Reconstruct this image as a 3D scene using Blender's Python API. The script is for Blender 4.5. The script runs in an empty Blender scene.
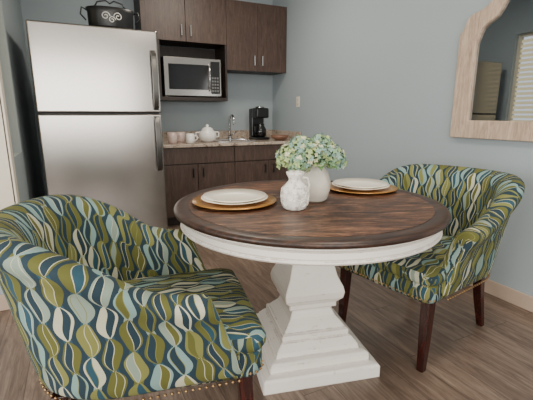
import bpy, bmesh, math, random
from mathutils import Vector, Matrix
random.seed(4)
D=bpy.data; C=bpy.context
pi=math.pi
# ---------------------------------------------------------------- helpers
def link(o,parent=None):
    C.scene.collection.objects.link(o)
    if parent: o.parent=parent
    return o
def empty(name,loc=(0,0,0),rz=0):
    e=D.objects.new(name,None); e.empty_display_size=.1; e.location=loc; e.rotation_euler=(0,0,rz)
    return link(e)
def mesh(name,v,f,mats,parent=None,smooth=False,uv=None,mi=None):
    me=D.meshes.new(name); me.from_pydata([tuple(p) for p in v],[],f)
    for m in (mats if isinstance(mats,list) else [mats]): me.materials.append(m)
    if mi:
        for p,i in zip(me.polygons,mi): p.material_index=i
    if smooth:
        for p in me.polygons: p.use_smooth=True
    if uv:
        l=me.uv_layers.new(name='UVMap'); k=0
        for fu in uv:
            for c in fu: l.data[k].uv=c; k+=1
    me.update()
    return link(D.objects.new(name,me),parent)
def fixn(o):
    bm=bmesh.new(); bm.from_mesh(o.data); bmesh.ops.recalc_face_normals(bm,faces=bm.faces); bm.to_mesh(o.data); bm.free(); return o
def bev(o,w,s=2):
    if w>0:
        m=o.modifiers.new('bevel','BEVEL'); m.width=w; m.segments=s; m.limit_method='ANGLE'; m.angle_limit=.6
    return o
BF=[(0,3,2,1),(4,5,6,7),(0,1,5,4),(1,2,6,5),(2,3,7,6),(3,0,4,7)]
def bv(a,b):
    return [(a[0],a[1],a[2]),(b[0],a[1],a[2]),(b[0],b[1],a[2]),(a[0],b[1],a[2]),(a[0],a[1],b[2]),(b[0],a[1],b[2]),(b[0],b[1],b[2]),(a[0],b[1],b[2])]
def boxes(name,lst,m,parent=None,b=0.0,s=2):
    v=[];f=[]
    for a,c in lst:
        n=len(v); v+=bv(a,c); f+=[tuple(i+n for i in q) for q in BF]
    return bev(mesh(name,v,f,m,parent),b,s)
def box(name,a,c,m,parent=None,b=0.0,s=2): return boxes(name,[(a,c)],m,parent,b,s)
def lathe(name,prof,m,loc=(0,0,0),parent=None,n=64,smooth=True):
    v=[];f=[]
    for r,z in prof:
        for i in range(n):
            a=2*pi*i/n; v.append((loc[0]+r*math.cos(a),loc[1]+r*math.sin(a),loc[2]+z))
    for k in range(len(prof)-1):
        for i in range(n):
            j=(i+1)%n; f.append((k*n+i,k*n+j,(k+1)*n+j,(k+1)*n+i))
    if prof[0][0]>1e-4: f.append(tuple(reversed(range(n))))
    if prof[-1][0]>1e-4: f.append(tuple(range((len(prof)-1)*n,len(prof)*n)))
    o=mesh(name,v,f,m,parent,smooth)
    bm=bmesh.new(); bm.from_mesh(o.data); bmesh.ops.remove_doubles(bm,verts=bm.verts,dist=1e-5); bmesh.ops.recalc_face_normals(bm,faces=bm.faces); bm.to_mesh(o.data); bm.free()
    return o
def esplit(o,ang=.7):
    m=o.modifiers.new('es','EDGE_SPLIT'); m.split_angle=ang; return o
def tube(name,pts,r,m,parent=None,n=10,closed=False):
    pts=[Vector(p) for p in pts]; v=[];f=[]; K=len(pts)
    rr=r if isinstance(r,list) else [r]*K
    up=None
    for k,p in enumerate(pts):
        if closed: t=pts[(k+1)%K]-pts[k-1]
        else: t=pts[min(k+1,K-1)]-pts[max(k-1,0)]
        t.normalize()
        if up is None:
            up=Vector((0,0,1)) if abs(t.z)<.9 else Vector((1,0,0))
        a=(up-t*up.dot(t)).normalized(); up=a; b=t.cross(a)
        for i in range(n):
            q=2*pi*i/n; v.append(p+(a*math.cos(q)+b*math.sin(q))*rr[k])
    for k in range(K if closed else K-1):
        k2=(k+1)%K
        for i in range(n):
            j=(i+1)%n; f.append((k*n+i,k*n+j,k2*n+j,k2*n+i))
    if not closed:
        f.append(tuple(range(n))); f.append(tuple(range((K-1)*n,K*n)))
    return fixn(mesh(name,v,f,m,parent,True))
# ---------------------------------------------------------------- materials
def srgb(r,g,b):
    c=[]
    for x in (r,g,b):
        x/=255; c.append(x/12.92 if x<=.04045 else ((x+.055)/1.055)**2.4)
    return (*c,1)
class NT:
    def __init__(s,name):
        s.m=D.materials.new(name); s.m.use_nodes=True; s.t=s.m.node_tree; s.N=s.t.nodes; s.L=s.t.links
        s.p=s.N['Principled BSDF']
    def n(s,typ,**kw):
        x=s.N.new(typ)
        for k,v in kw.items(): setattr(x,k,v)
        return x
    def set(s,sock,v):
        if isinstance(v,bpy.types.NodeSocket): s.L.new(v,sock)
        else: sock.default_value=v
    def M(s,op,a,b=0.0,c=None):
        x=s.n('ShaderNodeMath',operation=op); s.set(x.inputs[0],a); s.set(x.inputs[1],b)
        if c is not None: s.set(x.inputs[2],c)
        return x.outputs[0]
    def mix(s,f,a,b,bt='MIX'):
        x=s.n('ShaderNodeMix',data_type='RGBA',blend_type=bt); s.set(x.inputs[0],f); s.set(x.inputs[6],a); s.set(x.inputs[7],b); return x.outputs[2]
    def ramp(s,f,stops,interp='LINEAR'):
        x=s.n('ShaderNodeValToRGB'); x.color_ramp.interpolation=interp; e=x.color_ramp.elements
        while len(e)<len(stops): e.new(.5)
        for q,(p,c) in zip(e,stops): q.position=p; q.color=c
        s.set(x.inputs[0],f); return x.outputs[0]
    def map(s,vec,scale=(1,1,1),rot=(0,0,0),loc=(0,0,0)):
        x=s.n('ShaderNodeMapping'); s.L.new(vec,x.inputs[0]); x.inputs[1].default_value=loc; x.inputs[2].default_value=rot; x.inputs[3].default_value=scale; return x.outputs[0]
    def noise(s,vec,scale,detail=4,rough=.5,dist=0):
        x=s.n('ShaderNodeTexNoise'); s.L.new(vec,x.inputs['Vector']); x.inputs['Scale'].default_value=scale; x.inputs['Detail'].default_value=detail; x.inputs['Roughness'].default_value=rough; x.inputs['Distortion'].default_value=dist; return x.outputs[0]
    def co(s,k='Object'): return s.n('ShaderNodeTexCoord').outputs[k]
    def bump(s,h,st=.2,d=.01):
        x=s.n('ShaderNodeBump'); x.inputs['Strength'].default_value=st; x.inputs['Distance'].default_value=d; s.L.new(h,x.inputs['Height']); s.L.new(x.outputs[0],s.p.inputs['Normal'])
    def P(s,**kw):
        for k,v in kw.items(): s.set(s.p.inputs[k.replace('_',' ')],v)
        return s.m
def plain(name,col,rough=.5,metal=0,var=.06,scale=20,**kw):
    t=NT(name); n=t.noise(t.co(),scale,3)
    c2=tuple(min(1,x*(1-var*2)) for x in col[:3])+(1,)
    t.P(Base_Color=t.mix(n,col,c2),Roughness=rough,Metallic=metal,**kw); return t.m
def wood(name,c1,c2,axis='x',sc=6,rough=.45,c3=None,bump=.1,coat=0):
    t=NT(name); co=t.co()
    s={'x':(1,9,9),'y':(9,1,9),'z':(9,9,1)}[axis]
    v=t.map(co,s); a=t.noise(v,sc,6,.62,1.2); b=t.noise(v,sc*6,4,.6)
    f=t.M('ADD',t.M('MULTIPLY',a,.7),t.M('MULTIPLY',b,.3))
    col=t.ramp(f,[(.33,c1),(.5,c3 or c1),(.66,c2)])
    t.bump(f,bump,.004); t.P(Base_Color=col,Roughness=rough); t.p.inputs['Coat Weight'].default_value=coat; t.p.inputs['Coat Roughness'].default_value=.15
    return t.m
# wall paint
t=NT('paint_bluegrey'); n=t.noise(t.co(),180,3); n2=t.noise(t.co(),1.2,2)
t.bump(n,.08,.002); WALL=t.P(Base_Color=t.mix(n2,srgb(157,167,171),srgb(150,161,166)),Roughness=.6)
CEIL=plain('ceiling_white',srgb(232,230,224),.8)
TRIM=plain('trim_tan',srgb(186,164,146),.5)
CREAM=plain('casing_cream',srgb(226,216,198),.5)
# floor
t=NT('floor_vinyl_plank'); co=t.co()
v=t.map(co,(1,1,1),(0,0,pi/2))
br=t.n('ShaderNodeTexBrick'); t.L.new(v,br.inputs['Vector']); br.offset=.37; br.inputs['Scale'].default_value=1; br.inputs['Brick Width'].default_value=1.2; br.inputs['Row Height'].default_value=.152; br.inputs['Mortar Size'].default_value=.0018; br.inputs['Mortar Smooth'].default_value=.1; br.inputs['Bias'].default_value=0
br.inputs['Color1'].default_value=(0,0,0,1); br.inputs['Color2'].default_value=(1,1,1,1); br.inputs['Mortar'].default_value=(.5,.5,.5,1)
off=t.n('ShaderNodeVectorMath',operation='ADD'); t.L.new(co,off.inputs[0]); 
cm=t.n('ShaderNodeVectorMath',operation='SCALE'); t.L.new(br.outputs[0],cm.inputs[0]); cm.inputs['Scale'].default_value=7.3; t.L.new(cm.outputs[0],off.inputs[1])
g=t.map(off.outputs[0],(14,1.3,1)); a=t.noise(g,2.2,7,.65,1.5); b=t.noise(g,11,4,.6)
f=t.M('ADD',t.M('MULTIPLY',a,.75),t.M('MULTIPLY',b,.25))
col=t.ramp(f,[(.3,srgb(70,56,48)),(.48,srgb(110,92,80)),(.68,srgb(144,125,110))])
vr=t.M('ADD',t.M('MULTIPLY',br.outputs[0],.26),.84)
hs=t.n('ShaderNodeHueSaturation'); t.L.new(vr,hs.inputs['Value']); t.L.new(col,hs.inputs['Color'])
col=t.mix(t.M('MULTIPLY',br.outputs['Fac'],.7),hs.outputs[0],srgb(50,38,31))
t.bump(f,.1,.003); FLOOR=t.P(Base_Color=col,Roughness=t.M('ADD',t.M('MULTIPLY',b,.2),.25))
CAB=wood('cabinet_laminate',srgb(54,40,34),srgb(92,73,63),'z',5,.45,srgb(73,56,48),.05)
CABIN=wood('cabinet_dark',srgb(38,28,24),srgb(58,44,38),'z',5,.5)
# table top with planks
t=NT('table_walnut'); co=t.co(); v=t.map(co,(1,1,1),(0,0,.35))
sx=t.n('ShaderNodeSeparateXYZ'); t.L.new(v,sx.inputs[0])
pl=t.M('FLOOR',t.M('DIVIDE',sx.outputs[1],.125)); fr=t.M('FRACT',t.M('DIVIDE',sx.outputs[1],.125))
cb=t.n('ShaderNodeCombineXYZ'); t.L.new(t.M('ADD',sx.outputs[0],t.M('MULTIPLY',pl,3.1)),cb.inputs[0]); t.L.new(sx.outputs[1],cb.inputs[1]); t.L.new(sx.outputs[2],cb.inputs[2])
g=t.map(cb.outputs[0],(1.5,8,8)); a=t.noise(g,2.4,8,.75,2.6); b=t.noise(t.map(cb.outputs[0],(3,40,40)),3.5,4,.7)
f=t.M('ADD',t.M('MULTIPLY',a,.62),t.M('MULTIPLY',b,.38))
col=t.ramp(f,[(.40,srgb(20,12,9)),(.47,srgb(66,40,27)),(.54,srgb(112,74,52)),(.62,srgb(170,128,98))])
pv=t.n('ShaderNodeTexWhiteNoise',noise_dimensions='1D'); t.L.new(pl,pv.inputs['W'])
hs=t.n('ShaderNodeHueSaturation'); t.L.new(t.M('ADD',t.M('MULTIPLY',pv.outputs[0],.5),.68),hs.inputs['Value']); t.L.new(col,hs.inputs['Color']); col=hs.outputs[0]
seam=t.M('LESS_THAN',fr,.035); col=t.mix(t.M('MULTIPLY',seam,.9),col,srgb(12,7,5))
t.bump(f,.4,.004); TOP=t.P(Base_Color=col,Roughness=t.M('ADD',t.M('MULTIPLY',b,.3),.28),Specular_IOR_Level=.4)
EDGE=wood('table_rim_wood',srgb(24,14,10),srgb(78,50,35),'x',3,.42,srgb(46,28,20))
# distressed white
t=NT('distressed_white_paint'); co=t.co()
geo=t.n('ShaderNodeNewGeometry'); nn=t.noise(co,24,5,.7); nv=t.noise(t.map(co,(1,1,6)),14,5,.7)
bvn=t.n('ShaderNodeBevel'); bvn.inputs['Radius'].default_value=.008; bvn.samples=4
dp=t.n('ShaderNodeVectorMath',operation='DOT_PRODUCT'); t.L.new(bvn.outputs[0],dp.inputs[0]); t.L.new(geo.outputs['Normal'],dp.inputs[1])
ed=t.M('SUBTRACT',1,dp.outputs['Value'])
e=t.M('GREATER_THAN',t.M('ADD',t.M('MULTIPLY',ed,3.0),t.M('MULTIPLY',nn,.5)),.36)
sc=t.M('GREATER_THAN',nv,.66)
col=t.mix(t.noise(co,5,2),srgb(242,237,229),srgb(230,224,215)); col=t.mix(t.M('MULTIPLY',t.M('MAXIMUM',t.M('MULTIPLY',e,1),t.M('MULTIPLY',sc,.4)),.7),col,srgb(138,112,94))
t.bump(nn,.08,.003); WHITEP=t.P(Base_Color=col,Roughness=.5)
# steel
t=NT('brushed_steel'); co=t.co(); n=t.noise(t.map(co,(2,2,160)),6,4,.6)
t.bump(n,.01,.001); STEEL=t.P(Base_Color=t.mix(n,srgb(170,165,160),srgb(156,152,148)),Metallic=1.0,Roughness=.22)
DARKG=plain('appliance_darkgrey',srgb(48,48,50),.45)
BLACK=plain('black_plastic',srgb(18,18,20),.3)
CHROME=plain('chrome',srgb(210,210,212),.12,1)
GLASSB=plain('microwave_glass',srgb(20,20,22),.1)
t=NT('granite'); co=t.co(); n1=t.noise(co,60,5,.8); n2=t.noise(co,18,3)
GRAN=t.P(Base_Color=t.ramp(t.M('ADD',t.M('MULTIPLY',n1,.7),t.M('MULTIPLY',n2,.3)),[(.35,srgb(60,52,48)),(.45,srgb(150,132,118)),(.55,srgb(196,182,166)),(.65,srgb(128,92,80))]),Roughness=.2)
LEG=wood('cherry_leg',srgb(40,14,11),srgb(74,28,20),'z',6,.25)
BRASS=plain('nailhead_brass',srgb(176,142,100),.35,1)
CERAM=plain('white_ceramic',srgb(240,238,232),.25)
t=NT('glazed_jar_ceramic'); co=t.co(); n1=t.noise(co,40,4,.6); CERJ=t.P(Base_Color=t.ramp(n1,[(.35,srgb(170,164,156)),(.5,srgb(232,228,220))]),Roughness=.35); t.bump(n1,.4,.004)
VASE=plain('cream_stoneware',srgb(214,206,192),.45)
CHARG=wood('charger_gold',srgb(150,102,46),srgb(206,158,88),'x',5,.28,srgb(180,130,66)); CHARG.node_tree.nodes['Principled BSDF'].inputs['Metallic'].default_value=.55
PLATE=plain('plate_cream',srgb(240,232,216),.25,var=.01)
MFRAME=wood('whitewashed_wood',srgb(142,118,100),srgb(200,180,160),'z',5,.6,srgb(178,156,136))
MIRR=plain('mirror_silver',(.46,.49,.51,1),.02,1,0)
PET=[plain('petal_%s'%n,c,.6) for n,c in (('palegreen',srgb(160,180,120)),('cream',srgb(206,208,168)),('mint',srgb(126,160,122)),('bluegreen',srgb(134,166,152)))]
LEAF=plain('leaf_green',srgb(84,120,66),.5)
PINK=plain('mug_pattern',srgb(214,190,182),.3,var=.2,scale=60)
# fabric: interlocked ovals, each an outer ring with an off-centre inner leaf
t=NT('ogee_leaf_fabric'); uv=t.n('ShaderNodeUVMap').outputs[0]
sx=t.n('ShaderNodeSeparateXYZ'); t.L.new(uv,sx.inputs[0])
W=.049; Pp=.108
V=t.M('DIVIDE',sx.outputs[1],Pp); U=t.M('ADD',t.M('DIVIDE',sx.outputs[0],W),t.M('MULTIPLY',t.M('SINE',t.M('MULTIPLY',V,2*pi)),.09))
teal=srgb(10,42,58); teal2=srgb(22,68,86); oliv=srgb(92,92,32); oliv2=srgb(122,122,62); ltb=srgb(126,156,152); crm=srgb(192,190,164); gry=srgb(136,152,138)
def layer(ou,ov,seed,wd,ringc,inner,shift,wi):
    uu=t.M('ADD',U,ou); i=t.M('FLOOR',uu)
    odd=t.M('ABSOLUTE',t.M('MODULO',i,2.0))
    vv=t.M('ADD',t.M('ADD',V,ov),t.M('MULTIPLY',odd,.5)); j=t.M('FLOOR',vv)
    ph=t.M('FRACT',vv); f=t.M('SUBTRACT',t.M('FRACT',uu),.5)
    s=t.M('POWER',t.M('MULTIPLY',t.M('MULTIPLY',ph,t.M('SUBTRACT',1.0,ph)),4.0),.62)
    c=t.n('ShaderNodeCombineXYZ'); t.L.new(i,c.inputs[0]); t.L.new(j,c.inputs[1]); c.inputs[2].default_value=seed
    w=t.n('ShaderNodeTexWhiteNoise'); t.L.new(c.outputs[0],w.inputs['Vector'])
    ss=t.n('ShaderNodeSeparateXYZ'); t.L.new(w.outputs['Color'],ss.inputs[0])
    par2=t.M('ABSOLUTE',t.M('MODULO',t.M('ADD',i,j),2.0))
    sg=t.M('SUBTRACT',t.M('MULTIPLY',par2,2*shift),shift)
    ins=t.M('LESS_THAN',t.M('ABSOLUTE',f),t.M('MULTIPLY',s,wd))
    fo=t.M('ABSOLUTE',t.M('SUBTRACT',f,t.M('MULTIPLY',sg,s)))
    cr=t.M('LESS_THAN',fo,t.M('MULTIPLY',t.M('SUBTRACT',s,.12),wi+.035))
    cr2=t.M('LESS_THAN',fo,t.M('MULTIPLY',t.M('SUBTRACT',s,.16),wi))
    A=t.ramp(ss.outputs[0],ringc,'CONSTANT'); B=t.ramp(ss.outputs[1],inner,'CONSTANT')
    line=t.ramp(ss.outputs[2],[(0,crm),(.6,oliv2)],'CONSTANT')
    col=t.mix(cr,A,line); col=t.mix(cr2,col,B); 
    return ins,col
i2,c2=layer(.0,.5,5.0,.22,[(0,teal2),(.35,oliv),(.8,gry)],[(0,teal),(.5,oliv2)],.0,.06)
i1,c1=layer(0,0,1.0,.49,[(0,oliv),(.34,ltb),(.55,crm),(.70,oliv2),(.92,gry)],[(0,teal),(.42,teal2),(.58,oliv),(.80,gry),(.9,oliv2)],.15,.23)
col=t.mix(i2,teal,c2); col=t.mix(i1,col,c1)
wv=t.noise(t.map(uv,(1,1,1)),900,2); sp=t.noise(uv,300,3,.8)
col=t.mix(t.M('MULTIPLY',sp,.28),col,srgb(54,64,54))
t.bump(wv,.25,.001); FAB=t.P(Base_Color=col,Roughness=.85)
# ---------------------------------------------------------------- room
XR=2.375; YB=4.69; H=2.72; XL=-3.0; YR=-2.6
floor=box('floor',(XL-.1,YR-.1,-.08),(XR+.1,YB+.1,0),FLOOR)
box('ceiling',(XL-.1,YR-.1,H),(XR+.1,YB+.1,H+.08),CEIL)
box('wall_right',(XR,YR-.1,0),(XR+.1,YB+.1,H),WALL)
XA=-.365
box('wall_back',(XA-.11,YB,0),(XR,YB+.1,H),WALL)
wy0,wy1,wz0,wz1=2.87,3.27,.9,2.15
boxes('wall_alcove',[((XA-.11,2.76,0),(XA,wy0,H)),((XA-.11,wy1,0),(XA,YB,H)),((XA-.11,wy0,0),(XA,wy1,wz0)),((XA-.11,wy0,wz1),(XA,wy1,H))],WALL)
box('wall_stub',(XL,2.64,0),(XA,2.76,H),WALL)
rx0,rx1,rz0,rz1=-1.9,1.3,.8,2.3
boxes('wall_rear',[((XL,YR-.1,0),(rx0,YR,H)),((rx1,YR-.1,0),(XR,YR,H)),((rx0,YR-.1,0),(rx1,YR,rz0)),((rx0,YR-.1,rz1),(rx1,YR,H))],WALL)
ly0,ly1=-1.3,1.5
boxes('wall_left',[((XL-.1,YR,0),(XL,ly0,H)),((XL-.1,ly1,0),(XL,2.76,H)),((XL-.1,ly0,0),(XL,ly1,.7)),((XL-.1,ly0,2.3),(XL,ly1,H))],WALL)
def winframe(name,axis,a0,a1,z0,z1,p,d,mull=3,w=.06):
    e=empty(name); L=[]
    def bb(u0,u1,q0,q1):
        if axis=='x': return ((u0,p-d,q0),(u1,p+d,q1))
        return ((p-d,u0,q0),(p+d,u1,q1))
    L=[bb(a0,a1,z0,z0+w),bb(a0,a1,z1-w,z1),bb(a0,a0+w,z0+w,z1-w),bb(a1-w,a1,z0+w,z1-w)]
    for k in range(1,mull):
        c=a0+(a1-a0)*k/mull; L.append(bb(c-.025,c+.025,z0+w,z1-w))
    boxes('frame',L,CREAM,e); return e
winframe('window_1','x',rx0,rx1,rz0,rz1,YR-.05,.04)
winframe('window_2','y',ly0,ly1,.7,2.3,XL-.05,.04)
w3=winframe('window_3','y',wy0,wy1,wz0,wz1,XA-.08,.025,1,.035)
BL=plain('glowing_blind_slats',srgb(222,208,170),.5,Emission_Color=srgb(255,236,190),Emission_Strength=.7)  # emission on the slats stands in for daylight coming through them
boxes('glowing_blind_slats',[((XA-.085,wy0+.035,z/1000),(XA-.075,wy1-.035,z/1000+.036)) for z in range(945,2090,58)],BL,w3)
boxes('trim_1',[((XA-.10,2.615,.1),(XA+.012,2.64,2.3)),((XA,2.615,.1),(XA+.02,2.70,2.3))],CREAM,b=.003)
box('baseboard_stub',(XL,2.62,0),(XA+.02,2.64,.10),TRIM,b=.004)
box('baseboard_alcove',(XA,2.70,0),(XA+.014,3.3,.10),TRIM,b=.004)
box('baseboard_right',(XR-.014,YR,0),(XR,3.9,.095),TRIM,b=.004)
box('baseboard_left',(XL,YR,0),(XL+.014,2.62,.095),TRIM,b=.004)
box('baseboard_rear',(XL+.014,YR,0),(XR-.014,YR+.014,.095),TRIM,b=.004)
# ---------------------------------------------------------------- refrigerator
fx0,fx1,fy,fz=-.245,.652,3.32,1.81
R=empty('refrigerator')
box('body',(fx0+.005,fy+.07,.05),(fx1-.005,4.2,fz-.01),DARKG,R,.006)
box('base_grille',(fx0+.02,fy+.09,.0),(fx1-.02,4.1,.05),BLACK,R)
box('freezer_door',(fx0,fy,1.178),(fx1,fy+.062,fz),STEEL,R,.012,4)
box('fridge_door',(fx0,fy,.09),(fx1,fy+.062,1.166),STEEL,R,.012,4)
HST=plain('handle_steel_dark',srgb(96,94,92),.3,1)
def handle(nm,z0,z1,x):
    pts=[]
    for k in range(21):
        q=k/20; z=z0+(z1-z0)*q; pts.append((x,fy-.012-.045*math.sin(pi*q)**.35,z))
    v=[];f=[]
    for p in pts:
        for dx,dy in ((-.02,-.01),(.02,-.01),(.02,.012),(-.02,.012)): v.append((p[0]+dx,p[1]+dy,p[2]))
    for k in range(20):
        for i in range(4):
            j=(i+1)%4; f.append((k*4+i,k*4+j,k*4+4+j,k*4+4+i))
    f+= [(0,1,2,3),(80,81,82,83)]
    bev(fixn(mesh(nm,v,f,HST,R,False)),.004)
handle('handle_upper',1.20,1.66,fx1-.045); handle('handle_lower',.70,1.15,fx1-.045)
# ---------------------------------------------------------------- kitchen cabinets
cx0=.70; cy=3.93; cz=.868
K=empty('lower_cabinet')
box('carcass',(cx0,cy+.02,.1),(XR-.002,YB-.002,cz-.035),CABIN,K)
box('toe_kick',(cx0,cy+.09,0),(XR-.002,YB-.01,.1),CABIN,K)
dw=(XR-.01-cx0)/4
dl=[];pl=[]
for k in range(4):
    a=cx0+k*dw+.003; b=a+dw-.006
    dl.append(((a,cy,.115),(b,cy+.02,.655)))
    xx=b-.05 if k%2==0 else a+.05
    pl.append(((xx-.006,cy-.028,.52),(xx+.006,cy-.018,.62))); pl+= [((xx-.005,cy-.02,.53),(xx+.005,cy,.54)),((xx-.005,cy-.02,.60),(xx+.005,cy,.61))]
for k in range(2):
    a=cx0+k*dw*2+.003; b=a+dw*2-.006; dl.append(((a,cy,.665),(b,cy+.02,cz-.04)))
boxes('doors',dl,CAB,K,.002); boxes('pulls',pl,BLACK,K,.001)
ct=empty('countertop')
box('slab',(cx0-.02,cy-.025,cz-.033),(XR-.003,YB-.003,cz),GRAN,ct,.006)
box('backsplash',(cx0-.02,YB-.022,cz),(XR-.003,YB-.003,cz+.10),GRAN,ct,.002)
box('side_splash',(XR-.022,cy,cz),(XR-.003,YB-.022,cz+.10),GRAN,ct,.002)
ux0=.69; umid=1.607; uy=4.31
Uc=empty('upper_cabinet')
boxes('carcass',[((ux0,uy+.02,1.93),(umid,YB-.002,2.56)),((umid,uy+.02,1.665),(XR-.003,YB-.002,2.40))],CABIN,Uc)
nx0=.86
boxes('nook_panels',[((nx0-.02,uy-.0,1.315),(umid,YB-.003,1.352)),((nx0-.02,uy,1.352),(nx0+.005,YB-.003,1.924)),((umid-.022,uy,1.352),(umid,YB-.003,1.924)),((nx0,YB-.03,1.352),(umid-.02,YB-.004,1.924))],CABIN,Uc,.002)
dl=[];pl=[]
m1=(ux0+umid)/2
for a,b in ((ux0,m1),(m1,umid)): dl.append(((a+.002,uy,1.925),(b-.002,uy+.02,2.56)))
m2=(umid+XR)/2
for a,b in ((umid,m2),(m2,XR-.004)): dl.append(((a+.002,uy,1.66),(b-.002,uy+.02,2.40)))
for x,z in ((m1-.05,1.98),(m1+.05,1.98),(m2-.05,1.72),(m2+.05,1.72)):
    pl.append(((x-.006,uy-.03,z),(x+.006,uy-.02,z+.11))); pl+= [((x-.005,uy-.022,z+.01),(x+.005,uy,z+.02)),((x-.005,uy-.022,z+.09),(x+.005,uy,z+.10))]
boxes('doors',dl,CAB,Uc,.002); boxes('pulls',pl,CHROME,Uc,.001)
# microwave
M=empty('microwave'); mx0,mx1,my,mz0,mz1=.90,1.545,uy+.03,1.365,1.77
box('case',(mx0,my+.02,mz0),(mx1,YB-.05,mz1),DARKG,M,.006)
boxes('feet',[((mx0+.04,my+.05,1.352),(mx0+.08,my+.09,mz0)),((mx1-.08,my+.05,1.352),(mx1-.04,my+.09,mz0)),((mx0+.04,my+.25,1.352),(mx0+.08,my+.29,mz0)),((mx1-.08,my+.25,1.352),(mx1-.04,my+.29,mz0))],BLACK,M)
box('front_panel',(mx0,my,mz0),(mx1,my+.02,mz1),STEEL,M,.005)
box('door_glass',(mx0+.05,my-.004,mz0+.07),(mx1-.16,my,mz1-.07),GLASSB,M,.002)
box('control_panel',(mx1-.125,my-.004,mz0+.03),(mx1-.02,my,mz1-.03),BLACK,M,.002)
tube('door_handle',[(mx1-.145,my,mz0+.06),(mx1-.145,my-.03,mz0+.08),(mx1-.145,my-.03,mz1-.08),(mx1-.145,my,mz1-.06)],.008,CHROME,M)
boxes('buttons',[((mx1-.115+.03*i,my-.007,mz0+.05+.035*j),(mx1-.095+.03*i,my-.004,mz0+.07+.035*j)) for i in range(3) for j in range(5)],plain('button_grey',srgb(120,120,120),.5),M)
# faucet + sink
S=empty('sink'); sxc=1.62
boxes('basin_rim',[((sxc-.22,cy+.14,cz),(sxc+.22,cy+.155,cz+.006)),((sxc-.22,cy+.5,cz),(sxc+.22,cy+.515,cz+.006)),((sxc-.22,cy+.155,cz),(sxc-.205,cy+.5,cz+.006)),((sxc+.205,cy+.155,cz),(sxc+.22,cy+.5,cz+.006)),((sxc-.205,cy+.155,cz),(sxc+.205,cy+.5,cz+.002))],CHROME,S)
Fc=empty('faucet'); fxx,fyy=sxc+.08,cy+.58
lathe('base',[(.03,0),(.03,.012),(.018,.03),(.014,.05)],CHROME,(fxx,fyy,cz),Fc,24)
pts=[(fxx,fyy,cz+.03),(fxx,fyy,cz+.18)]+[(fxx,fyy-.07+.07*math.cos(a),cz+.22+.07*math.sin(a)) for a in [pi*k/10 for k in range(0,11)]]+[(fxx,fyy-.14,cz+.18)]
tube('spout',pts,.012,CHROME,Fc); tube('lever',[(fxx+.015,fyy,cz+.05),(fxx+.08,fyy-.01,cz+.09)],.007,CHROME,Fc)
# coffee maker
Q=empty('coffee_maker'); qx,qy=2.02,cy+.42
box('base',(qx-.09,qy-.12,cz),(qx+.09,qy+.12,cz+.03),BLACK,Q,.01)
box('tower',(qx-.085,qy+.03,cz+.03),(qx+.085,qy+.12,cz+.37),BLACK,Q,.015)
box('brew_head',(qx-.085,qy-.11,cz+.255),(qx+.085,qy+.03,cz+.375),BLACK,Q,.02,3)
lathe('carafe',[(0,.032),(.055,.032),(.07,.06),(.07,.12),(.045,.17),(.05,.185),(0,.185)],GLASSB,(qx,qy-.04,cz),Q,32)
tube('carafe_handle',[(qx-.05,qy-.06,cz+.17),(qx-.10,qy-.09,cz+.15),(qx-.10,qy-.09,cz+.09),(qx-.065,qy-.06,cz+.07)],.008,BLACK,Q)
lathe('lid',[(0,.375),(.06,.375),(.05,.39),(0,.395)],CHROME,(qx,qy-.02,cz),Q,32)
def mug(nm,x,y,m,r=.042,h=.10,hd=1):
    e=empty(nm); lathe('cup',[(0,0),(r*.8,0),(r,.015),(r,h),(r-.005,h),(r-.006,.02),(0,.015)],m,(x,y,cz),e,32)
    tube('handle',[(x+hd*r*.95,y,cz+h*.8),(x+hd*(r+.028),y,cz+h*.75),(x+hd*(r+.032),y,cz+h*.45),(x+hd*r*.95,y,cz+h*.22)],.006,m,e)
mug('coffee_mug',.90,cy+.16,PINK,.05,.115,1); mug('coffee_mug',1.03,cy+.34,PINK,.05,.11,-1); mug('coffee_mug',1.08,cy+.12,CERAM,.045,.10,1)
T=empty('sugar_canister'); lathe('pot',[(0,0),(.05,0),(.09,.03),(.10,.07),(.09,.11),(.06,.135),(.06,.145),(.035,.16),(.012,.165),(.018,.185),(0,.195)],CERAM,(1.30,cy+.22,cz),T,40)
for s in (-1,1): tube('handle',[(1.30+s*.085,cy+.22,cz+.11),(1.30+s*.13,cy+.22,cz+.105),(1.30+s*.13,cy+.22,cz+.06),(1.30+s*.095,cy+.22,cz+.05)],.007,CERAM,T)
T=empty('fruit_bowl'); lathe('bowl',[(0,0),(.05,0),(.09,.03),(.11,.06),(.105,.06),(.085,.035),(0,.012)],plain('bowl_brown',srgb(128,94,76),.4),(2.16,cy+.14,cz),T,32)
for k,(y,z) in enumerate(((4.02,1.31),)):
    T=empty('wall_outlet'); box('plate',(XR-.006,y-.036,z-.06),(XR-.0005,y+.036,z+.06),CREAM,T,.002)
    boxes('sockets',[((XR-.009,y-.016,z+.012),(XR-.006,y+.016,z+.04)),((XR-.009,y-.016,z-.04),(XR-.006,y+.016,z-.012))],plain('socket_ivory',srgb(200,192,176),.4),T,.002)
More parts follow.
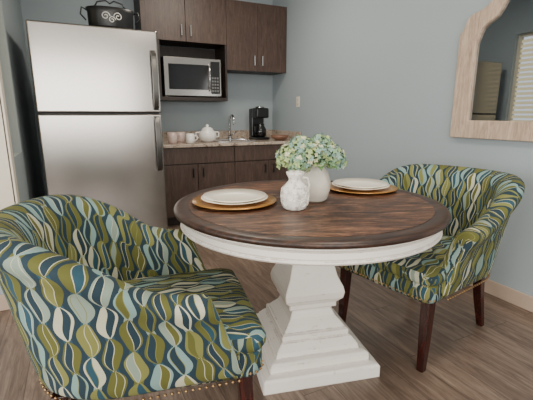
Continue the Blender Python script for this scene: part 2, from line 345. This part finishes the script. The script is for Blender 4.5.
# tin planter on fridge
B=empty('oval_tin_planter',(.33,3.46,fz+.001)); 
n=48;v=[];f=[];pr=[(.0,0),(.9,0),(1,.02),(1.02,.12),(1.08,.15),(1.04,.155),(.97,.13),(.9,.03),(0,.03)]
pr=[(max(r,.001),z) for r,z in pr]
for r,z in pr:
    for i in range(n):
        a=2*pi*i/n; v.append((.165*r*math.cos(a),.085*r*math.sin(a),z))
for k in range(len(pr)-1):
    for i in range(n):
        j=(i+1)%n; f.append((k*n+i,k*n+j,(k+1)*n+j,(k+1)*n+i))
BT=plain('black_tin',srgb(16,16,18),.35)
mesh('pot',v,f,BT,B,True)
for s in (-1,1): tube('handle',[(s*.165,0,.13),(s*.205,0,.15),(s*.215,0,.10),(s*.18,0,.06)],.006,BT,B)
WM=plain('white_scroll',srgb(225,222,214),.5)
def onpot(x,z): return (x,-.088*math.sqrt(max(0,1-(x/.172)**2))-.002,z)
for q,(ccx,ccz,rr,s) in enumerate(((-.045,.085,.032,1),(.045,.085,.032,-1),(0,.06,.026,1))):
    tube('scroll_%d'%q,[onpot(ccx+s*rr*(1-k/26)*math.cos(k*.42),ccz+rr*(1-k/26)*math.sin(k*.42)) for k in range(22)],.0035,WM,B,6)
tube('arched_bow',[(-.12,0,.15),(-.09,0,.20),(-.03,0,.215),(0,0,.195),(.03,0,.215),(.09,0,.20),(.12,0,.15)],.006,BT,B)
# ---------------------------------------------------------------- mirror
MR=empty('wall_mirror'); yc=1.335; w=.55
oh=[(w,1.01),(w,1.35),(w,1.68),(w-.02,1.695),(w-.035,1.73),(w-.05,1.765),(w-.085,1.79),(w-.14,1.80),(w-.19,1.825),(w-.225,1.87),(w-.25,1.93),(w-.31,1.96),(w-.38,1.985),(w-.46,2.03),(0,2.10)]
w2=w-.125
ih=[(w2,1.125),(w2,1.35),(w2,1.60),(w2-.01,1.63),(w2-.02,1.66),(w2-.035,1.69),(w2-.06,1.71),(w2-.09,1.725),(w2-.12,1.745),(w2-.145,1.78),(w2-.165,1.82),(w2-.21,1.85),(w2-.27,1.875),(w2-.34,1.91),(0,1.97)]
def full(h): return [(-a,z) for a,z in h]+[(a,z) for a,z in reversed(h[:-1])]
O=full(oh); I=full(ih); N=len(O)
v=[(XR-.035,yc+a,z) for a,z in O]+[(XR-.035,yc+a,z) for a,z in I]+[(XR-.001,yc+a,z) for a,z in O]+[(XR-.001,yc+a,z) for a,z in I]
f=[]
for i in range(N):
    j=(i+1)%N
    f+=[(i,j,N+j,N+i),(i,2*N+i,2*N+j,j),(N+i,N+j,3*N+j,3*N+i),(2*N+i,3*N+i,3*N+j,2*N+j)]
bev(fixn(mesh('frame',v,f,MFRAME,MR)),.005)
mesh('glass',[(XR-.014,yc+a,z) for a,z in I],[tuple(range(N))],MIRR,MR)
# ---------------------------------------------------------------- table
tx,ty=.93,1.475
TB=empty('dining_table',(tx,ty,0))
dz=.015
lathe('top',[(0,.7605+dz),(.54,.7605+dz),(.54,.74+dz),(0,.74+dz)],TOP,(0,0,0),TB,128,False)
lathe('rim',[(r,z+dz) for r,z in [(.54,.735),(.5405,.7600),(.5425,.7590),(.546,.7603),(.585,.7603),(.598,.757),(.603,.748),(.600,.739),(.59,.733),(.55,.731),(.54,.731)]],EDGE,(0,0,0),TB,128)
ap=lathe('apron',[(0,.746),(.578,.746),(.582,.739),(.576,.732),(.571,.729),(.571,.704),(.575,.700),(.577,.692),(.571,.686),(.54,.686),(.54,.71),(0,.71)],WHITEP,(0,0,0),TB,128); esplit(ap,.5)
def sqloft(nm,prof,m,parent,rot):
    v=[];f=[]
    c,s=math.cos(rot),math.sin(rot)
    for h,z in prof:
        for a,b in ((1,1),(-1,1),(-1,-1),(1,-1)): v.append((h*(a*c-b*s),h*(a*s+b*c),z))
    for k in range(len(prof)-1):
        for i in range(4):
            j=(i+1)%4; f.append((k*4+i,k*4+j,k*4+4+j,k*4+4+i))
    f+=[(3,2,1,0),tuple(range(4*len(prof)-4,4*len(prof)))]
    return bev(fixn(mesh(nm,v,f,m,parent)),.003,2)
ped=[(.270,0),(.270,.055),(.262,.065),(.232,.068),(.232,.10),(.222,.11),(.198,.114),(.192,.135),(.168,.165),(.160,.168),(.160,.195),(.148,.20),(.132,.22),(.110,.245),(.098,.275),(.098,.285),(.114,.29),(.114,.315),(.12,.32),(.137,.34),(.142,.37),(.136,.395),(.115,.44),(.100,.50),(.094,.56),(.096,.61),(.10,.65),(.118,.655),(.118,.685),(.13,.69),(.13,.71)]
ROT=-math.radians(13)
sqloft('pedestal',ped,WHITEP,TB,ROT)
# ---------------------------------------------------------------- chairs
def smooth(a,b,x):
    q=max(0,min(1,(x-a)/(b-a))); return q*q*(3-2*q)
def boxuv(me):
    l=me.uv_layers.new(name='UVMap')
    for p in me.polygons:
        n=p.normal
        for li in p.loop_indices:
            c=me.vertices[me.loops[li].vertex_index].co
            if abs(n.z)>.55: l.data[li].uv=(c.y+3,c.x+3)
            elif abs(n.x)>abs(n.y): l.data[li].uv=(c.y+3,c.z+3.31)
            else: l.data[li].uv=(c.x+3,c.z+3)
def chair(loc,ang):
    E=empty('dining_chair',(loc[0],loc[1],0),ang)
    zb=.355; Y=.287; X0=.15; xc=-.04; rx=.285
    path=[]
    for k in range(7): path.append((X0+(xc-X0)*k/7,-Y))
    for k in range(41):
        a=-pi/2-pi*k/40; e=2/2.4
        ca,sa=math.cos(a),math.sin(a)
        path.append((xc+rx*math.copysign(abs(ca)**e,ca),Y*math.copysign(abs(sa)**e,sa)))
    for k in range(1,8): path.append((xc+(X0-xc)*k/7,Y))
    K=len(path)
    def ring(k,kx=0,sh=1.0):
        x,y=path[k]; a=path[max(0,k-1)]; b=path[min(K-1,k+1)]
        tx_,ty_=b[0]-a[0],b[1]-a[1]; L=math.hypot(tx_,ty_); tx_/=L;ty_/=L
        nx,ny=ty_,-tx_
        if nx*(x-xc)+ny*y<0: nx,ny=-nx,-ny
        back=1-smooth(-.28,.04,x)
        Hh=.667+.045*(1-smooth(-.12,X0,x))+.15*back
        lean=.03+.04*back
        S=[(.02,zb),(.028,zb+.06),(.032,zb+(Hh-zb)*.4),(.035,zb+(Hh-zb)*.6),(.040,Hh-.085),(.053,Hh-.068),(.066,Hh-.045),(.068,Hh-.02),(.056,Hh-.003),(.033,Hh+.006),(.005,Hh+.004),(-.022,Hh-.010),(-.040,Hh-.035),(-.048,Hh-.07),(-.05,Hh-.12),(-.05,.53),(-.045,.47),(-.04,.42)]
        zc=(Hh+.42)/2; out=[]
        fr=smooth(-.1,X0,x)
        for o,z in S:
            zz=zc+(z-zc)*(1-(1-sh)*.25); oo=.01+(o-.01)*sh
            ln=lean*(zz-zb)/(.5)
            xx=x+nx*(oo+ln)+kx+fr*(Hh-.02-zz)*.36*(1 if zz<Hh else 0)
            out.append((xx,y+ny*(oo+ln),zz))
        return out
    rings=[]; us=[]
    u=0
    pre=[(.030,.45),(.026,.75),(.014,.93)]
    for kx,sh in pre: rings.append(ring(0,kx,sh)); us.append(-kx)
    for k in range(K):
        if k: u+=math.dist(path[k],path[k-1])*1.12
        rings.append(ring(k)); us.append(u)
    for kx,sh in reversed(pre): rings.append(ring(K-1,kx,sh)); us.append(u+kx)
    n=len(rings[0]); v=[p for r in rings for p in r]; f=[];uv=[]
    def vl(r):
        o=[0]
        for i in range(1,n): o.append(o[-1]+math.dist(r[i],r[i-1]))
        return o
    VL=[vl(r) for r in rings]
    for k in range(len(rings)-1):
        for i in range(n-1):
            f.append((k*n+i,(k+1)*n+i,(k+1)*n+i+1,k*n+i+1))
            uv.append([(us[k]+5,VL[k][i]+5),(us[k+1]+5,VL[k+1][i]+5),(us[k+1]+5,VL[k+1][i+1]+5),(us[k]+5,VL[k][i+1]+5)])
    for base in (0,(len(rings)-1)*n):
        f.append(tuple(range(base,base+n))); uv.append([(v[base+i][1]+5,v[base+i][2]+5) for i in range(n)])
    for k in range(len(rings)-1):
        f.append((k*n,k*n+n-1,(k+1)*n+n-1,(k+1)*n)); uv.append([(5,5)]*4)
    sh=mesh('back_and_arms',v,f,FAB,E,True,uv); 
    bm=bmesh.new(); bm.from_mesh(sh.data); bmesh.ops.recalc_face_normals(bm,faces=bm.faces); bm.to_mesh(sh.data); bm.free()
    sb=sh.modifiers.new('sub','SUBSURF'); sb.levels=1; sb.render_levels=1
    def seat(nm,x0,x1,hw,rad,lv):
        out=[]
        for cxx,cyy,a0 in ((x1-rad,hw-rad,0),(x0+rad*2.2,hw-.02-rad*2.2,pi/2),(x0+rad*2.2,-hw+.02+rad*2.2,pi),(x1-rad,-hw+rad,1.5*pi)):
            r=rad if cxx>0 else rad*2.2
            for q in range(7): out.append((cxx+r*math.cos(a0+q*pi/12),cyy+r*math.sin(a0+q*pi/12)))
        mxx=(x0+x1)/2; vv=[];ff=[];n=len(out)
        for z,ins in lv:
            for x,y in out:
                sx_=1-ins/((x1-x0)/2); sy_=1-ins/hw
                vv.append((mxx+(x-mxx)*sx_,y*sy_,z))
        for k in range(len(lv)-1):
            for i in range(n):
                j=(i+1)%n; ff.append((k*n+i,k*n+j,(k+1)*n+j,(k+1)*n+i))
        ff.append(tuple(reversed(range(n)))); ff.append(tuple(range((len(lv)-1)*n,len(lv)*n)))
        o=fixn(mesh(nm,vv,ff,FAB,E,True)); boxuv(o.data); return o
    seat('seat_rail',-.26,.345,.288,.05,[(zb,.004),(zb+.01,0),(.43,0),(.437,.004)])
    seat('seat_cushion',-.25,.355,.292,.06,[(.437,.012),(.442,.002),(.455,-.004),(.475,-.004),(.492,.006),(.503,.03),(.509,.07),(.512,.14),(.512,.2)])
    for i,(x,y,bx,by) in enumerate(((.285,.245,.30,.25),(.285,-.245,.30,-.25),(-.26,.20,-.33,.215),(-.26,-.20,-.33,-.215))):
        a=.024;b=.016; v=[(x-a,y-a,zb+.005),(x+a,y-a,zb+.005),(x+a,y+a,zb+.005),(x-a,y+a,zb+.005)]
        mx_,my_=x+(bx-x)*.4,y+(by-y)*.4; c=.021
        v+=[(mx_-c,my_-c,zb*.5),(mx_+c,my_-c,zb*.5),(mx_+c,my_+c,zb*.5),(mx_-c,my_+c,zb*.5)]
        v+=[(bx-b,by-b,0),(bx+b,by-b,0),(bx+b,by+b,0),(bx-b,by+b,0)]
        f=[(0,1,2,3),(8,11,10,9)]
        for k in (0,4):
            for q in range(4):
                j=(q+1)%4; f.append((k+q,k+4+q,k+4+j,k+j))
        bev(fixn(mesh('leg_%d'%(i+1),v,f,LEG,E)),.004)
    def walk(poly,st=.02):
        acc=0;out=[poly[0]]
        for a,b in zip(poly,poly[1:]):
            d=(b-a).length; q=st-acc
            while q<=d: out.append(a+(b-a)*(q/d)); q+=st
            acc=(acc+d)%st
        return out
    P=[]
    for k in range(K):
        r=ring(k); x,y=path[k]
        P.append(Vector((r[0][0],r[0][1],zb+.012))+(Vector((0,y,0)).normalized() if abs(y)>.27 else Vector((x-xc,y,0)).normalized())*.003)
    fr=[]
    for q in range(7):
        a=-pi/2+q*pi/12; fr.append(Vector((.295+.0515*math.cos(a),-.238+.0515*math.sin(a),zb+.014)))
    for q in range(7):
        a=q*pi/12; fr.append(Vector((.295+.0515*math.cos(a),.238+.0515*math.sin(a),zb+.014)))
    pts=walk(P)+walk(fr)
    v=[];f=[]
    for p in pts:
        b0=len(v); r=.0068
        for dx,dy,dz_ in ((1,0,0),(-1,0,0),(0,1,0),(0,-1,0),(0,0,1),(0,0,-1)): v.append(p+Vector((dx,dy,dz_))*r)
        for q in ((0,2,4),(2,1,4),(1,3,4),(3,0,4),(2,0,5),(1,2,5),(3,1,5),(0,3,5)): f.append(tuple(b0+i for i in q))
    mesh('nailhead_trim',v,f,BRASS,E,True)
    return E
chair((.178,1.31),-math.radians(9.8))
chair((1.59,1.40),math.radians(189.8))
# ---------------------------------------------------------------- tableware
tz=.7762
def place(x,y):
    e=empty('place_setting',(x,y,tz))
    lathe('charger',[(0,0),(.12,0),(.15,.004),(.186,.012),(.187,.015),(.15,.010),(.12,.006),(0,.006)],CHARG,(0,0,0),e,72)
    lathe('dinner_plate',[(0,.006),(.08,.006),(.10,.012),(.148,.026),(.149,.029),(.10,.018),(.08,.013),(0,.013)],PLATE,(0,0,0),e,72)
    lathe('salad_plate',[(0,.0132),(.08,.0135),(.095,.02),(.140,.034),(.141,.037),(.095,.025),(.08,.021),(0,.021)],PLATE,(0,0,0),e,72)
place(.610,1.575); place(1.325,1.585)
vs=empty('flower_vase',(.955,1.465,tz))
lathe('pitcher',[(0,0),(.05,0),(.062,.01),(.074,.05),(.076,.085),(.066,.125),(.052,.15),(.05,.165),(.056,.178),(.052,.178),(.045,.165),(.045,.15),(.06,.12),(0,.1)],VASE,(0,0,0),vs,56)
v=[];f=[];mi=[]
balls=[((-.11,.035,.195),.060),((-.035,-.045,.205),.064),((.055,-.04,.20),.062),((.0,.055,.22),.06),((-.065,.01,.237),.057),((.025,-.01,.245),.055),((-.08,.07,.205),.055),((-.095,-.03,.175),.048),((.085,-.05,.18),.045)]
for c,r in balls:
    c=Vector(c); base=random.choice([0,0,1,2,3])
    for k in range(110):
        zz=1-2*(k+.5)/110; ph=k*2.39996+random.random()*.3; q=math.sqrt(1-zz*zz)
        n=Vector((q*math.cos(ph),q*math.sin(ph),zz)); 
        if n.z<-.6: continue
        p=c+n*r*random.uniform(.88,1.08)
        n=(n+Vector([random.uniform(-.35,.35) for _ in range(3)])).normalized()
        a=n.orthogonal().normalized(); b=n.cross(a); s=random.uniform(.011,.016); rot=random.random()*pi
        mm=random.choice([0,0,1,2,3,base,base])
        for w_ in range(4):
            th=rot+w_*pi/2; d=a*math.cos(th)+b*math.sin(th); e=n.cross(d); b0=len(v)
            v+= [p-n*.002,p+d*s*.5+e*s*.42+n*.001,p+d*s*1.05+n*.002,p+d*s*.5-e*s*.42+n*.001]
            f.append((b0,b0+1,b0+2,b0+3)); mi.append(mm)
mesh('hydrangea_blooms',v,f,PET,vs,False,None,mi)
v=[];f=[]
for k in range(9):
    a=k*.7+.2; d=Vector((math.cos(a),math.sin(a),0)); e=Vector((-d.y,d.x,0)); b0=len(v); p=Vector((0,0,.175))
    for q in range(6):
        s=q/5; w_=.026*math.sin(pi*min(.97,s*.9+.08)); c=p+d*(.03+s*.09)+Vector((0,0,.02*math.sin(s*pi)-.02*s))
        v+=[c+e*w_,c-Vector((0,0,.004)),c-e*w_]
    for q in range(5):
        for i in range(2): f.append((b0+q*3+i,b0+q*3+i+1,b0+q*3+4+i,b0+q*3+3+i))
mesh('leaves',v,f,LEAF,vs,True)
for k in range(5):
    a=k*1.26; tube('stem_%d'%k,[(.015*math.cos(a),.015*math.sin(a),.1),(.02*math.cos(a),.02*math.sin(a),.18),(.045*math.cos(a),.045*math.sin(a),.22)],.003,LEAF,vs,6)
jr=empty('ceramic_jar',(.795,1.36,tz))
jp=[(0,0),(.04,0),(.048,.006),(.056,.03),(.058,.055),(.054,.085),(.04,.105),(.028,.118),(.026,.128),(.034,.142),(.038,.155),(.033,.157),(.028,.148),(0,.135)]
lathe('body',jp,CERJ,(0,0,0),jr,48)
tube('handle',[(.028,.0,.13),(.058,0,.125),(.068,0,.095),(.06,0,.06),(.054,0,.05)],.006,CERJ,jr)
def jrad(z):
    for (r0,z0),(r1,z1) in zip(jp[1:],jp[2:]):
        if z0<=z<=z1: return r0+(r1-r0)*(z-z0)/(z1-z0)
    return .05
for row,z0 in enumerate((.03,.058,.084)):
    for k in range(9):
        a0=2*pi*(k+.5*(row%2))/9
        pp=[]
        for q in range(14):
            th=2*pi*q/14; zz=z0+.013*math.sin(th); aa=a0+.27*math.cos(th); r=jrad(zz)+.001
            pp.append((r*math.cos(aa),r*math.sin(aa),zz))
        tube('lattice_%d_%d'%(row,k),pp,.0022,CERJ,jr,5,True)
# ---------------------------------------------------------------- lights
def area(name,loc,rot,sx_,sy_,e,col=(1,1,1)):
    l=D.lights.new(name,'AREA'); l.shape='RECTANGLE'; l.size=sx_; l.size_y=sy_; l.energy=e; l.color=col
    o=D.objects.new(name,l); o.location=loc; o.rotation_euler=rot; link(o); return o
area('daylight_window_1',((rx0+rx1)/2,YR+.02,(rz0+rz1)/2),(pi/2,0,0),rx1-rx0-.1,rz1-rz0-.1,125,(1,.96,.89))
area('daylight_window_2',(XL+.02,(ly0+ly1)/2,1.5),(pi/2,0,-pi/2),ly1-ly0-.1,1.5,140,(1,.96,.89))
LM=plain('fill_diffuser',srgb(250,244,232),.4,Emission_Color=srgb(255,240,215),Emission_Strength=3)
for k,(x,y) in enumerate(((1.0,.6),(1.2,3.2))):  # unseen ceiling fixtures, added as fill to brighten the room
    e=empty('added_ceiling_fill'); lathe('fill_shade',[(0,-.07),(.10,-.066),(.16,-.045),(.18,-.012),(.18,0),(0,0)],LM,(x,y,H),e,40)
    a=area('fill_area',(x,y,H-.09),(0,0,0),.4,.4,26,(1,.91,.78)); a.parent=e
Wd=D.worlds.new('World'); C.scene.world=Wd; Wd.use_nodes=True
Wd.node_tree.nodes['Background'].inputs[0].default_value=(.9,.94,1,1); Wd.node_tree.nodes['Background'].inputs[1].default_value=1.5
# ---------------------------------------------------------------- camera
cd=D.cameras.new('camera'); cam=D.objects.new('camera',cd); link(cam)
cd.sensor_width=36; cd.lens=26.0; cd.clip_start=.02
cam.location=(0,0,1.16); cam.rotation_euler=(math.radians(90-12.45),0,-math.radians(26))
C.scene.camera=cam
